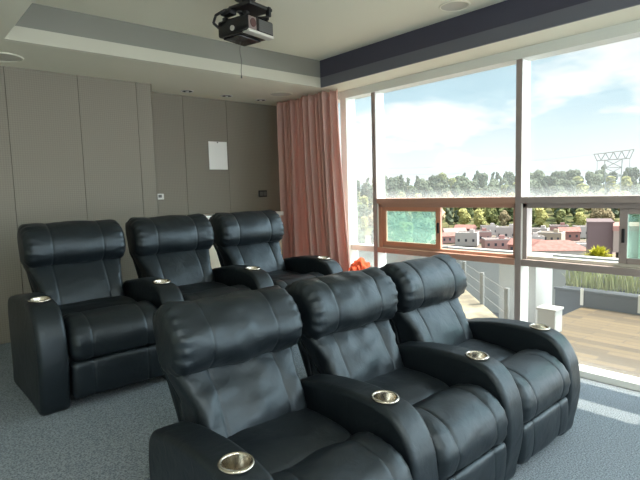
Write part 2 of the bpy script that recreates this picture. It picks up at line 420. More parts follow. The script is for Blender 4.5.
for row, x0, y0, z0, skew in (('front', .782, 1.313, 0.0, .0105), ('rear', .640, 3.105, PLAT, 0)):
    for k in range(3):
        r = make_recliner(k*11 + (5 if row == 'rear' else 1), k == 0, ((1.2, 1.0, .5) if row == 'front' else (.45, .5, .45))[k])
        r.location = (x0 + P_*(k+.5), y0+skew*(k+.5), z0)
        tag(r, RL[(row, k)], 'recliner', 'home cinema recliners in two rows')

# ------------------------------------------------------------------ curtain, cloth bag, cabinet
def curtain():
    bm = bmesh.new(); nu, nv = 260, 30; G = []
    for j in range(nv+1):
        t = j/nv; z = 2.505-t*(2.505-PLAT-.02)
        ya, yb = 4.85, 3.875-.17*t**1.6
        row = []
        for i in range(nu+1):
            s = i/nu; y = ya+(yb-ya)*s
            ph = s*2*PI*12.6+.7*math.sin(s*9)+.35*math.sin(t*2+s*5)
            amp = (.070+.016*t)*(.75+.35*math.sin(s*23+1))
            x = 3.70+amp*1.05*math.sin(ph+.5*math.sin(ph))+.014*math.sin(ph*2+t*3+s*11)
            row.append((x, y+.020*math.cos(ph), z))
        G.append(row)
    F_, K_ = [], []
    for row in G:
        F_.append([bm.verts.new(p) for p in row]); K_.append([bm.verts.new((p[0]+.006, p[1], p[2])) for p in row])
    for j in range(nv):
        for i in range(nu):
            bm.faces.new((F_[j][i], F_[j][i+1], F_[j+1][i+1], F_[j+1][i]))
            bm.faces.new((K_[j][i], K_[j+1][i], K_[j+1][i+1], K_[j][i+1]))
    for j in range(nv):
        for i in (0, nu): bm.faces.new((F_[j][i], F_[j+1][i], K_[j+1][i], K_[j][i]))
    for i in range(nu):
        for j in (0, nv): bm.faces.new((F_[j][i], F_[j][i+1], K_[j][i+1], K_[j][i]))
    o = fin('curtain', bm, 'curtain', None, True)
    tag(o, 'dusty rose floor length curtain gathered in the corner beside the window', 'curtain')
curtain()
bm = bmesh.new(); bmesh.ops.create_icosphere(bm, subdivisions=5, radius=1)
for v in bm.verts:
    d = v.co.copy(); n_ = noise.noise(d*2.2)*.30+abs(noise.noise(d*3.1+Vector((3, 1, 2))))*.42-abs(noise.noise(d*7+Vector((1, 4, 2))))*.22-.06
    s = 1+n_; taper = 1+.12*d.z
    v.co = Vector((d.x*.12*s*taper, d.y*.115*s*taper, max(.0, .235+d.z*.225*(1+.75*n_))))
cb = fin('cloth_bag', bm, 'orange', None, True); cb.location = (3.61, 3.50, PLAT); cb.scale = (1.0, 1.0, 1.0)
tag(cb, 'crumpled orange cloth bag between the last rear recliner and the window', 'bag')

cabn = empty('cabinet', (2.85, 4.85, PLAT)); tag(cabn, 'low beige cabinet with a white top standing behind the rear row', 'cabinet')
fbox('body', (-.72, -.22, 0), (.64, .19, .90), 'cabinet', cabn, .004)
fbox('top', (-.74, -.245, .90), (.66, .20, .945), 'cab_top', cabn, .004)
for a in (-.70, -.035):
    d = fbox('door', (a, -.238, .05), (a+.645, -.2205, .88), 'cabinet', cabn, .003)
    fbox('handle', (a+.30, -.25, .80), (a+.38, -.238, .812), 'metal', d, .002)

# ------------------------------------------------------------------ things on the wall
sh = fbox('paper_sheet', (2.836, YB-.006, 1.732), (3.070, YB-.001, 2.045), 'paper', None)
tag(sh, 'white paper sheet pinned to the taupe panel wall', 'paper sheet')
pn = bmesh.new(); lathe(pn, [(0, .006), (.007, .006), (.007, 0)], 12)
for v in pn.verts: v.co = Vector((2.95+v.co.x, YB-.006-v.co.z, 2.035+v.co.y))
fin('pin', pn, 'grey_plastic', sh)
sw = fbox('wall_switch', (3.485, YB-.012, 1.405), (3.605, YB, 1.485), 'black_plastic', None, .004)
tag(sw, 'black switch plate with grey rockers on the wall near the curtain', 'wall switch')
for k in range(2): fbox('rocker', (3.497+k*.052, YB-.016, 1.42), (3.543+k*.052, YB-.012, 1.47), 'grey_plastic', sw, .002)
th = fbox('thermostat', (2.20, YB-.02, 1.415), (2.275, YB, 1.475), 'white_plastic', None, .005)
tag(th, 'small white thermostat on the wall above the middle rear recliner', 'thermostat')
fbox('display', (2.212, YB-.022, 1.435), (2.25, YB-.02, 1.465), 'grey_plastic', th)

# ------------------------------------------------------------------ ceiling fittings
def downlight(x, y, z, label, group='recessed spots above the rear wall'):
    r = empty('downlight', (x, y, z)); tag(r, label, 'ceiling light', group)
    bm = bmesh.new(); lathe(bm, [(.050, 0), (.052, -.004), (.064, -.004), (.068, 0)], 28); fin('trim_ring', bm, 'white_plastic', r, True)
    bm = bmesh.new(); lathe(bm, [(.051, -.001), (.028, -.002), (0, -.002)], 28); fin('baffle', bm, 'matte_black', r)
    bm = bmesh.new(); lathe(bm, [(.018, -.0022), (.018, -.006), (.012, -.010), (0, -.010)], 20); fin('bulb', bm, 'white_plastic', r, True)
def fill_downlight(x, y, z):  # unseen lamps added as fill to brighten the room
    downlight(x, y, z, 'added unseen fill spot in the front half of the ceiling', 'added fill spots in the front half of the ceiling')
    la = bpy.data.lights.new('fill_lamp', 'AREA'); la.shape = 'DISK'; la.size = .085; la.energy = 4.2; la.color = (1, .97, .92); la.spread = math.radians(170)
    lo = bpy.data.objects.new('fill_lamp', la); C.objects.link(lo); lo.location = (x, y, z-.012)
for x in (-.4, .4):
    for y in (-2.8, -1.8, -.8, .2): fill_downlight(x, y, SOF)
for x in (1.3, 2.7):
    for y in (-1.7, -.5): fill_downlight(x, y, CEIL)
for x in (1.4, 2.3, 3.1): fill_downlight(x, -2.8, SOF)
for x, y, l in ((2.496, 4.83, 'recessed spot in the ceiling, leftmost of the three above the rear wall'), (2.961, 4.83, 'recessed spot in the ceiling, middle of the three above the rear wall'), (3.412, 4.83, 'recessed spot in the ceiling nearest the curtain')):
    downlight(x, y, SOF, l)
def speaker(x, y, z, r_, label):
    r = empty('ceiling_speaker', (x, y, z)); tag(r, label, 'speaker', 'round ceiling speakers')
    bm = bmesh.new(); lathe(bm, [(r_-.012, -.002), (r_-.01, -.008), (r_, -.007), (r_+.004, 0)], 40); fin('rim', bm, 'paint', r, True)
    bm = bmesh.new(); lathe(bm, [(r_-.011, -.003), (r_*.5, -.005), (0, -.006)], 40); fin('grille', bm, 'grille', r, True)
speaker(3.39, 4.42, SOF, .125, 'round white ceiling speaker above the curtain corner')
speaker(.80, 4.42, SOF, .135, 'round ceiling speaker at the far left above the panel wall')
speaker(3.33, 2.20, CEIL, .11, 'round ceiling speaker in the raised ceiling near the window side')

# ------------------------------------------------------------------ projector
pj = empty('projector', (2.02, 3.00, CEIL), math.radians(13)); pj.scale = (1.03, 1.05, 1.08); tag(pj, 'black ceiling projector with a silver lower edge hanging from a black bracket', 'projector')
bm = bmesh.new(); box(bm, (-.128, -.130, -.250), (.128, .138, -.150), .014, 3); fin('body', bm, 'gloss_black', pj, True, 35)
bm = bmesh.new(); box(bm, (-.122, -.136, -.2565), (.126, -.075, -.236), .008, 2); fin('front_edge', bm, 'silver_plastic', pj, True, 35)
bm = bmesh.new(); box(bm, (-.095, -.03, -.259), (.105, .12, -.249), .004, 2); fin('base_cover', bm, 'gloss_black', pj, True, 35)
bm = bmesh.new(); box(bm, (-.118, -.133, -.236), (-.045, -.126, -.160), .004, 2); ln = fin('lens_bezel', bm, mat('rose_grey_plastic', (.20, .15, .14), .35), pj, True, 35)
bm = bmesh.new(); tube(bm, (-.08, -.128, -.198), (-.08, -.137, -.198), .026, 28); fin('lens', bm, 'lens', ln, True, 35)
bm = bmesh.new(); box(bm, (-.022, -.1335, -.232), (.118, -.128, -.160), .003, 1)
for k in range(6): box(bm, (-.015, -.136, -.226+k*.011), (.112, -.1330, -.221+k*.011))
fin('front_grille', bm, 'grey_plastic', pj)
bm = bmesh.new(); tube(bm, (-.126, .0, -.215), (-.136, .0, -.215), .016, 20); fin('side_port', bm, 'silver_plastic', pj, True, 35)
bm = bmesh.new()
for a in (0, PI/2): box(bm, (-.15, -.014, -.142), (.15, .014, -.128), .003, 1, Matrix.Rotation(a+.5, 3, 'Z'))
for sx in (-.09, .09):
    for sy in (-.09, .10): box(bm, (sx-.014, sy-.014, -.152), (sx+.014, sy+.014, -.125), .003)
fin('bracket', bm, 'black_plastic', pj)
bm = bmesh.new(); tube(bm, (0, 0, -.14), (0, 0, -.005), .024, 20); fin('drop_pole', bm, 'black_plastic', pj, True, 40)
bm = bmesh.new(); box(bm, (-.11, -.14, -.092), (.11, .05, -.070), .006); box(bm, (.06, -.15, -.13), (.085, -.12, -.07), .004); box(bm, (-.13, .02, -.12), (-.06, .11, -.085), .01); fin('mount_plate', bm, 'black_plastic', pj)
bm = bmesh.new(); lathe(bm, [(0, -.012), (.07, -.012), (.075, 0)], 24); fin('ceiling_flange', bm, 'black_plastic', pj)
bm = bmesh.new()
pts = [Vector((-.10, .14, -.19)), Vector((-.15, .15, -.16)), Vector((-.165, .11, -.125)), Vector((-.14, .05, -.10)), Vector((-.08, .03, -.095))]
for a, b in zip(pts, pts[1:]): tube(bm, a, b, .009, 8)
fin('power_cable', bm, 'black_plastic', pj, True)
bm = bmesh.new()
pts = [Vector((.0+.003*math.sin(i*1.7), .06+.004*math.sin(i*.9), -.25-.225*i/8)) for i in range(9)]
for a, b in zip(pts, pts[1:]): tube(bm, a, b, .0022, 6)
tube(bm, pts[-1], pts[-1]-Vector((0, 0, .014)), .005, 8)
fin('pull_cord', bm, 'wire', pj)

# ================================================================== outdoors
def deck_mat():
    m = mat('wood_plank_tiles', (.47, .37, .27), .7)
    nt = m.node_tree; b = nt.nodes['Principled BSDF']
    tc = nt.nodes.new('ShaderNodeTexCoord'); mp = nt.nodes.new('ShaderNodeMapping'); mp.inputs['Rotation'].default_value = (0, 0, PI/2)
    br = nt.nodes.new('ShaderNodeTexBrick'); br.inputs['Scale'].default_value = 1
    br.inputs['Brick Width'].default_value = .62; br.inputs['Row Height'].default_value = .105; br.inputs['Mortar Size'].default_value = .004
    br.inputs['Color1'].default_value = (.118, .081, .038, 1); br.inputs['Color2'].default_value = (.060, .041, .020, 1); br.inputs['Mortar'].default_value = (.045, .033, .022, 1)
    nt.links.new(tc.outputs['Object'], mp.inputs['Vector']); nt.links.new(mp.outputs[0], br.inputs['Vector'])
    nt.links.new(br.outputs['Color'], b.inputs['Base Color'])
    return m
M['deck'] = deck_mat()
M['sand'] = mat('sand_stone', (.29, .25, .165), .85, noise_col=(2.6, (.15, .125, .085), .42, .6))
M['asphalt'] = mat('grey_screed', (.085, .085, .09), .9, noise_col=(2, (.12, .12, .12), .4, .6))
M['render_white'] = mat('white_render', (.36, .36, .34), .85)
M['concrete'] = mat('grey_concrete', (.20, .20, .19), .85, noise_col=(3, (.16, .16, .15), .4, .6))
M['planter'] = mat('slate_blue_planter', (.062, .072, .085), .6)
M['galv'] = mat('galvanised_steel', (.17, .17, .16), .6)
M['lattice'] = mat('tower_steel', (.22, .23, .22), .6)
M['ground'] = mat('town_ground', (.17, .12, .10), .95, noise_col=(.06, (.11, .105, .07), .45, .6))
M['scrub'] = mat('hillside_scrub', (.055, .07, .03), .95, spec=.1, noise_col=(.25, (.17, .155, .08), .42, .66))
M['hill'] = mat('haze_tinted_mountain', (.20, .245, .27), 1.0, noise_col=(.004, (.18, .225, .245), .4, .6))  # distance haze painted into the base colour
def leaf(name, ramp, scale):
    m = mat(name, ramp[0], .8, spec=.2)
    nt = m.node_tree; b = nt.nodes['Principled BSDF']
    tc = nt.nodes.new('ShaderNodeTexCoord'); oi = nt.nodes.new('ShaderNodeObjectInfo')
    n = nt.nodes.new('ShaderNodeTexNoise'); n.inputs['Scale'].default_value = scale; n.inputs['Detail'].default_value = 6
    nt.links.new(tc.outputs['Object'], n.inputs['Vector'])
    ad = nt.nodes.new('ShaderNodeMath'); ad.operation = 'MULTIPLY_ADD'; ad.inputs[1].default_value = .55; ad.inputs[2].default_value = -.275
    nt.links.new(oi.outputs['Random'], ad.inputs[0])
    a2 = nt.nodes.new('ShaderNodeMath'); a2.operation = 'ADD'; nt.links.new(n.outputs['Fac'], a2.inputs[0]); nt.links.new(ad.outputs[0], a2.inputs[1])
    r = nt.nodes.new('ShaderNodeValToRGB'); el = r.color_ramp.elements
    el[0].position = .25; el[0].color = (*ramp[0], 1); el[1].position = .75; el[1].color = (*ramp[-1], 1)
    if len(ramp) == 3:
        k = el.new(.5); k.color = (*ramp[1], 1)
    nt.links.new(a2.outputs[0], r.inputs[0]); nt.links.new(r.outputs[0], b.inputs['Base Color'])
    return m
M['leaf_a'] = leaf('olive_leaves', [(.055, .07, .03), (.17, .18, .07), (.34, .32, .12)], .35)
M['leaf_b'] = leaf('dry_leaves', [(.16, .13, .075), (.32, .25, .145), (.46, .36, .235)], .35)
M['leaf_c'] = leaf('dark_leaves', [(.045, .060, .038), (.115, .135, .085)], .35)
M['leaf_y'] = leaf('yellow_green_leaves', [(.30, .29, .02), (.55, .48, .05)], 3)
M['grass'] = leaf('pale_grass', [(.13, .16, .065), (.36, .38, .19)], 4)
M['bark'] = mat('bark', (.12, .085, .06), .9)

# --- terrace outside the window
st = lambda o, l: tag(o, l, None, None, 'structure')
def slab(name, pts, z0, z1, material):
    bm = bmesh.new(); a = [bm.verts.new((x, y, z0)) for x, y in pts]; b = [bm.verts.new((x, y, z1)) for x, y in pts]
    n = len(pts); bm.faces.new(a[::-1]); bm.faces.new(b)
    for i in range(n): bm.faces.new((a[i], a[(i+1) % n], b[(i+1) % n], b[i]))
    return fin(name, bm, material)
st(slab('terrace_deck', [(4.06, -6), (6.26, -6), (6.26, 2.36), (4.06, 2.36)], -.14, -.02, 'deck'), 'terrace deck of staggered tan planks outside the window')
st(slab('terrace_paving', [(4.06, 2.36), (4.66, 2.36), (7.9, 5.6), (7.2, 6.6), (4.06, 6.6)], -.16, -.02, 'sand'), 'sunlit sand coloured paving left of the deck')
st(slab('lower_roof', [(4.06, -8), (14, -8), (14, 12), (4.06, 12)], -1.5, -1.2, 'asphalt'), 'grey lower roof beyond the terrace')
pl = empty('planter', (6.45, -.6, 0)); tag(pl, 'long slate blue planter full of grass along the far edge of the deck', 'planter')
bm = bmesh.new(); box(bm, (-.18, -3.4, -1.2), (.18, 3.3, .15), .01); fin('trough', bm, 'planter', pl)
bm = bmesh.new(); box(bm, (-.19, -3.41, .15), (-.145, 3.31, .18), .005); box(bm, (.145, -3.41, .15), (.19, 3.31, .18), .005); fin('rim', bm, 'planter', pl)
bm = bmesh.new(); box(bm, (-.14, -3.38, .13), (.14, 3.28, .145)); fin('soil', bm, 'bark', pl)
for k, y in enumerate((2.97, 2.36, 1.76)):
    fbox('upright', (-.205, y-.018, .0), (-.19, y+.018, .20), 'silver_plastic', pl, .003)
r = random.Random(3); bm = bmesh.new()
for i in range(2600):
    x, y = r.uniform(-.115, .115), r.uniform(-3.35, 3.22)
    h = (.20+.20*r.random())*(.85+.35*noise.noise(Vector((0, y*2.2, 7)))); lx, ly = max(-.12-x, min(.12-x, r.gauss(0, .05))), r.gauss(0, .06); w = .006; t = r.random()*PI
    dx, dy = math.cos(t)*w, math.sin(t)*w
    p = [bm.verts.new((x-dx, y-dy, 0)), bm.verts.new((x+dx, y+dy, 0)), bm.verts.new((x+dx*.8+lx*.4, y+dy*.8+ly*.4, h*.6)), bm.verts.new((x-dx*.8+lx*.4, y-dy*.8+ly*.4, h*.6)), bm.verts.new((x+lx, y+ly, h))]
    bm.faces.new(p[:4]); bm.faces.new((p[3], p[2], p[4]))
gr = fin('grass', bm, 'grass', None, True); gr.location = (6.45, -.6, .19)
tag(gr, 'pale green ornamental grass filling the slate blue planter', 'grass', None, 'stuff')
wbx = empty('utility_box', (4.98, 2.12, -.02), math.radians(0)); tag(wbx, 'white box at the left corner of the wooden deck', 'box')
fbox('casing', (-.085, -.02, 0), (.085, .16, .225), 'render_white', wbx, .008); fbox('lid', (-.095, -.03, .225), (.095, .17, .25), 'render_white', wbx, .006)
tag(fbox('white_pillar', (6.35, 2.98, -1.2), (6.85, 3.5, .50), 'render_white', None, .01), 'white pillar at the left end of the planter', 'pillar')
rl = empty('terrace_railing', (5.16, 2.86, -.02)); tag(rl, 'grey post and wire railing along the edge of the sand paving', 'railing')
dirv = Vector((1, 1, 0)).normalized()
for k in range(4):
    p = dirv*(k*1.0-.35); bm = bmesh.new(); box(bm, (p.x-.022, p.y-.022, -.1), (p.x+.022, p.y+.022, .40), .004); fin('post', bm, 'galv', rl)
for z in (.12, .25, .37):
    bm = bmesh.new(); tube(bm, dirv*-.35+Vector((0, 0, z)), dirv*2.65+Vector((0, 0, z)), .004, 6); fin('wire', bm, 'galv', rl)
st(slab('parapet_wall', [(6.6, 6.7), (8.1, 5.5), (8.25, 5.65), (6.75, 6.85)], -1.2, .34, 'concrete'), 'grey concrete parapet at the end of the sand paving')
st(slab('boundary_wall', [(9.6, -8), (9.8, -8), (9.8, 7.2), (9.6, 7.2)], -1.2, .12, 'render_white'), 'long white boundary wall beyond the lower roof')

# --- ground, hills
def gz(d): return -26 if d <= 305 else -26 + 23*min(1, (d-305)/160)
bm = bmesh.new(); rows = []
for d in [14, 40, 80, 120, 160, 200, 240, 270, 290, 303]:
    rows.append([bm.verts.new((math.sin(a)*d, math.cos(a)*d, gz(d)+(0 if d < 200 else 1.2*noise.noise(Vector((math.sin(a)*d*.02, math.cos(a)*d*.02, 1)))))) for a in [math.radians(-10+2.2*i) for i in range(60)]])
for A, B in zip(rows, rows[1:]):
    for i in range(len(A)-1): bm.faces.new((A[i], A[i+1], B[i+1], B[i]))
st(fin('town_ground', bm, 'ground', None, True), 'reddish ground of the town below')
bm = bmesh.new(); rows = []
for d in [303+i*3.2 for i in range(54)]+[500, 600, 1000, 2000, 3600]:
    rows.append([bm.verts.new((math.sin(a)*d, math.cos(a)*d, gz(d)+(0 if d < 305 or d > 480 else 1.2+2.2*abs(noise.noise(Vector((math.sin(a)*d*.16, math.cos(a)*d*.16, 4))))))) for a in [math.radians(30+.4*i) for i in range(165)]])
for A, B in zip(rows, rows[1:]):
    for i in range(len(A)-1): bm.faces.new((A[i], A[i+1], B[i+1], B[i]))
st(fin('hillside', bm, 'scrub', None, True), 'hillside of green and brown scrub under the tree belt')
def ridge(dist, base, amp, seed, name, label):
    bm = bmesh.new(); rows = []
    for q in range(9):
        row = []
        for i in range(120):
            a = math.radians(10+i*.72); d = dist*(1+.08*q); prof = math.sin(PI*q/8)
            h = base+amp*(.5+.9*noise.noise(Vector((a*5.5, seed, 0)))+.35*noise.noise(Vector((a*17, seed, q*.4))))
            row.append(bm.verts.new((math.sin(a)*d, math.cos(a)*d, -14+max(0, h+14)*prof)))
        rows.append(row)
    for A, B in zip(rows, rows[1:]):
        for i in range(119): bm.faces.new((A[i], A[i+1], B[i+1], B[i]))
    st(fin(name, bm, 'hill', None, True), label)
ridge(2300, 8, 75, 4.3, 'mountains', 'distant mountain ridge on the horizon, haze painted into its pale colour')

# --- trees
tw_c = at(613, 400)
def tree_proto(seed, mat_, kind):
    r = random.Random(seed); bm = bmesh.new()
    nb = 9 if kind != 'tall' else 8
    for i in range(nb):
        if kind == 'tall':
            c = Vector((r.gauss(0, .7), r.gauss(0, .7), 5+i*1.15)); rad = r.uniform(1.2, 1.9)*(1.15-.06*i)
        else:
            a = r.random()*2*PI; d = r.uniform(.3, 3.4) if i else 0
            c = Vector((math.cos(a)*d, math.sin(a)*d, r.uniform(4.5, 9.5))); rad = r.uniform(1.9, 3.1)
        k = bmesh.ops.create_icosphere(bm, subdivisions=3, radius=rad)
        for v in k['verts']:
            f = 1+.42*noise.noise(v.co*.9+Vector((i*3.3, seed, 0)))+.30*noise.noise(v.co*2.3+Vector((seed, i, 0)))
            v.co = c+Vector((v.co.x*f, v.co.y*f, v.co.z*f*.85))
    bm2 = bmesh.new(); tube(bm2, (0, 0, -1.5), (0, 0, 7.5), .35, 8, .15)
    for i in range(3):
        a = r.random()*6; tube(bm2, (0, 0, 3.5), (math.cos(a)*2, math.sin(a)*2, 6.2), .16, 6, .06)
    t = empty('tree'); fin('crown', bm, mat_, t); fin('trunk', bm2, 'bark', t, True)
    return t
kinds = {'olive': tree_proto(1, 'leaf_a', 'round'), 'dry': tree_proto(2, 'leaf_b', 'round'), 'dark': tree_proto(3, 'leaf_c', 'round'), 'tall': tree_proto(5, 'leaf_c', 'tall')}
tl = {'olive': 'bushy yellow green tree in the belt behind the town houses', 'dry': 'brownish dry tree in the belt behind the town houses',
      'dark': 'dark green tree in the belt behind the town houses', 'tall': 'slender tall tree standing out of the tree belt'}
used = {}
def put_tree(kind, p, z, s, sz, label=None, group=None):
    if kind in used: t = copy_tree(kinds[kind])
    else: t = kinds[kind]; used[kind] = 1
    t.location = (p.x, p.y, z); t.rotation_euler = (0, 0, rnd.random()*6.28); t.scale = (s, s, s*sz)
    tag(t, label or tl[kind], 'tree', group or 'trees in the belt behind the town'); return t
KR = {}
for kk, t_ in kinds.items():
    KR[kk] = max(math.hypot(v.co.x, v.co.y) for c_ in t_.children for v in c_.data.vertices)
placed = [(tw_c.x, tw_c.y, 17.0)]
def free(p, r_): return all((p.x-a)**2+(p.y-b)**2 > (r_+c_)**2 for a, b, c_ in placed)
# nearer trees at the left of the view
for i, (u, d, s, kd) in enumerate(((338, 205, 1.25, 'olive'), (352, 218, 1.15, 'dark'), (366, 206, 1.15, 'olive'), (385, 224, 1.25, 'dark'), (404, 212, 1.05, 'olive'), (424, 230, 1.1, 'dark'), (345, 262, 1.4, 'dark'), (374, 268, 1.4, 'olive'), (397, 284, 1.3, 'dark'), (418, 274, 1.35, 'olive'), (436, 207, .5, 'olive'))):
    p = at(u, d)
    if free(p, KR[kd]*s):
        placed.append((p.x, p.y, KR[kd]*s))
        put_tree(kd, p, -26.2, s, 1.15, 'tree standing nearer the window than the town, behind the green sash', 'nearer trees left of the town')
cnt = 0
for d0, d1, tries, smin, smax in ((312, 326, 900, .62, .95), (330, 372, 1300, .7, 1.05), (378, 440, 1100, .85, 1.1), (444, 476, 1100, .9, 1.15)):
    for i in range(tries):
        u = rnd.uniform(318, 668); d = rnd.uniform(d0, d1); sc_ = rnd.uniform(smin, smax)
        kd = rnd.choice(['olive', 'dry', 'dark', 'olive', 'olive', 'tall'] if d < 375 else ['dark', 'dark', 'dark', 'dark', 'olive', 'tall'])
        if 520 < u < 590 and d < 325: kd = 'olive'
        if 590 < u < 625 and d < 325: kd = 'dry'
        if u < 500 and d < 345 and rnd.random() < .35: kd = 'dry'
        p = at(u, d); rr_ = KR[kd]*sc_*.95
        if cnt > 262 or not free(p, rr_): continue
        placed.append((p.x, p.y, rr_)); cnt += 1
        put_tree(kd, p, gz(d)+.3, sc_, rnd.uniform(1.25, 1.5) if kd != 'tall' else rnd.uniform(1.1, 1.3))
# bright bush close below
p = at(600, 42); bm = bmesh.new(); rr = random.Random(4)
for i in range(420):
    a = rr.random()*2*PI; e_ = rr.uniform(.1, 1.4); L_ = rr.uniform(.9, 1.5); w_ = .07
    d = Vector((math.cos(a)*math.cos(e_), math.sin(a)*math.cos(e_), math.sin(e_)))
    s_ = d.cross(Vector((0, 0, 1))).normalized()*w_; m_ = d*L_*.55+Vector((0, 0, .05)); t_ = d*L_-Vector((0, 0, .15*L_))
    q = [bm.verts.new(-s_*.4), bm.verts.new(s_*.4), bm.verts.new(m_+s_), bm.verts.new(m_-s_), bm.verts.new(t_)]
    bm.faces.new(q[:4]); bm.faces.new((q[3], q[2], q[4]))
sb = empty('shrub', (p.x, p.y, -26)); tag(sb, 'bright yellow green shrub top in front of the brown building', 'shrub')
cr_ = fin('foliage', bm, 'leaf_y', sb); cr_.location = (0, 0, 21.75)
bm = bmesh.new(); tube(bm, (0, 0, 0), (0, 0, 21.9), .14, 8, .08); fin('stem', bm, 'bark', sb, True)

# --- houses of the town
HC = {'white': (.40, .365, .35), 'pink': (.32, .19, .175), 'cream': (.34, .285, .225), 'rose': (.27, .14, .125), 'grey': (.22, .21, .20)}
for k, c in HC.items(): M['wall_'+k] = mat('house_'+k, c, .85)
M['roof_red'] = mat('red_roof', (.20, .085, .07), .8, noise_col=(.8, (.235, .115, .098), .4, .6)); M['roof_pale'] = mat('pale_roof', (.27, .18, .165), .8)
M['win_dark'] = mat('dark_window', (.05, .055, .07), .2)
def house(u, d, w, dp, h, col, roof, rz, label, z=-26, storeys=1):
    d = 200+(d-92)*.86; h *= .95; p = at(u, d); rad_ = .55*math.hypot(w+1, dp+1)
    while not free(p, rad_): d += 2; p = at(u, d)
    placed.append((p.x, p.y, rad_)); r = empty('house', (p.x, p.y, z), -math.atan2(p.x, p.y)+math.radians(rz)); tag(r, label, 'house', 'town houses below the tree belt')
    fbox('walls', (-w/2, -dp/2, 0), (w/2, dp/2, h), 'wall_'+col, r)
    if roof == 'flat':
        bm = bmesh.new()
        for lo, hi in (((-w/2, -dp/2, h), (w/2, -dp/2+.2, h+.5)), ((-w/2, dp/2-.2, h), (w/2, dp/2, h+.5)), ((-w/2, -dp/2+.2, h), (-w/2+.2, dp/2-.2, h+.5)), ((w/2-.2, -dp/2+.2, h), (w/2, dp/2-.2, h+.5))): box(bm, lo, hi)
        fin('parapet', bm, 'wall_white', r)
        t = fbox('water_tank_hut', (w*.1, 0, h), (w*.1+2, 2, h+1.7), 'wall_'+col, r)
    else:
        bm = bmesh.new(); o_ = .5; H = h+min(w, dp)*.24
        a = [bm.verts.new(q) for q in ((-w/2-o_, -dp/2-o_, h), (w/2+o_, -dp/2-o_, h), (w/2+o_, dp/2+o_, h), (-w/2-o_, dp/2+o_, h))]
        if roof == 'hip': b = [bm.verts.new((-w/2+dp*.4, 0, H)), bm.verts.new((w/2-dp*.4, 0, H))]
        else: b = [bm.verts.new((-w/2-o_, 0, H)), bm.verts.new((w/2+o_, 0, H))]
        bm.faces.new((a[0], a[1], b[1], b[0])); bm.faces.new((a[2], a[3], b[0], b[1])); bm.faces.new((a[1], a[2], b[1])); bm.faces.new((a[3], a[0], b[0])); bm.faces.new(a[::-1])
        fin('roof', bm, 'roof_red' if roof in ('hip', 'gable') else 'roof_pale', r)
    nw = max(2, int(w/2.6))
    for s_ in range(storeys):
        zc = (h/storeys)*(s_+.35)
        for i in range(nw):
            x = -w/2+w*(i+.5)/nw
            fbox('window', (x-.5, -dp/2-.06, zc), (x+.5, -dp/2+.02, zc+1.25), 'win_dark', r)
    return r
house(556, 92, 20, 13, 4.6, 'white', 'hip', 14, 'white house with the broad red hipped roof nearest the right window', storeys=1)
house(528, 116, 12, 9, 3.6, 'rose', 'gable', -20, 'house with a red gable roof left of the broad red hipped roof')
house(590, 118, 11, 8, 4.0, 'white', 'flat', 10, 'flat white house with a row of dark windows before the brown building')
house(498, 118, 12, 9, 4.2, 'pink', 'flat', 12, 'low rose house with a flat roof just left of the thick mullion')
house(468, 126, 10, 8, 6.2, 'white', 'flat', -8, 'tall white flat roofed house with dark openings in the middle opening')
house(448, 120, 9, 7, 3.6, 'pink', 'gable', 22, 'small pink gabled house next to the green sash')
house(481, 142, 10, 8, 5.4, 'pink', 'flat', 5, 'pale pink flat roofed house behind the tall white one')
house(508, 150, 10, 8, 6.6, 'white', 'flat', -6, 'white flat roofed house beside the dark conifer left of the mullion')
house(455, 150, 11, 8, 4.4, 'cream', 'pale', 10, 'cream house with a pale roof behind the small pink gable')
house(532, 146, 10, 8, 4.4, 'white', 'flat', 12, 'white flat roofed house right of the mullion behind the red gable')
house(552, 160, 11, 9, 5.0, 'cream', 'flat', -12, 'cream flat roofed house above the broad red hipped roof')
house(570, 152, 9, 8, 4.6, 'rose', 'gable', 8, 'small red roofed rose house in the middle of the right opening')
house(586, 165, 10, 8, 5.6, 'white', 'flat', 15, 'white flat roofed house by the left side of the brown building')
house(600, 180, 9, 8, 5.2, 'cream', 'pale', 0, 'cream house with a pale roof behind the brown building')
house(466, 180, 10, 8, 5.0, 'rose', 'gable', -15, 'red gabled house at the foot of the trees in the middle opening')
house(490, 186, 9, 7, 5.2, 'white', 'flat', 9, 'small white house at the foot of the trees left of the mullion')
house(540, 190, 9, 8, 5.0, 'white', 'flat', -9, 'small white flat house at the foot of the trees in the right opening')
house(560, 196, 9, 8, 5.2, 'pink', 'flat', 6, 'small pink flat house at the foot of the trees in the right opening')
house(578, 200, 9, 8, 5.2, 'white', 'pale', 12, 'small white house with pale roof below the yellow green trees')
house(632, 140, 12, 9, 6.0, 'pink', 'gable', 4, 'pink house seen through the green glass at the right edge')
house(410, 112, 9, 7, 3.6, 'white', 'flat', 10, 'white house seen through the green sash glass')
house(388, 150, 9, 7, 4.2, 'pink', 'flat', 10, 'pink house between the nearer trees behind the green sash')
# brown building with an upper storey that sticks out
p = at(607, 62); bb = empty('apartment_building', (p.x, p.y, -26), -math.atan2(p.x, p.y)+.05); tag(bb, 'tall brown building with a projecting upper storey beside the yellow shrub', 'building')
M['brown_wall'] = mat('brown_render', (.125, .085, .085), .85); M['tan_wall'] = mat('tan_render', (.27, .215, .185), .85); M['slab_rose'] = mat('rose_slab', (.30, .155, .13), .8)
fbox('tower', (-1.75, -2.5, 0), (.55, 3, 23.35), 'brown_wall', bb); fbox('upper_storey', (.55, -3.1, 20.4), (4.6, 3, 22.6), 'tan_wall', bb)
fbox('roof_slab', (.50, -3.2, 22.6), (4.8, 3.1, 23.1), 'slab_rose', bb); fbox('ground_storey', (1.2, -1.5, 0), (4.6, 3, 20.4), 'tan_wall', bb); fbox('cornice', (-1.85, -2.6, 23.35), (.65, 3.1, 23.5), 'brown_wall', bb)

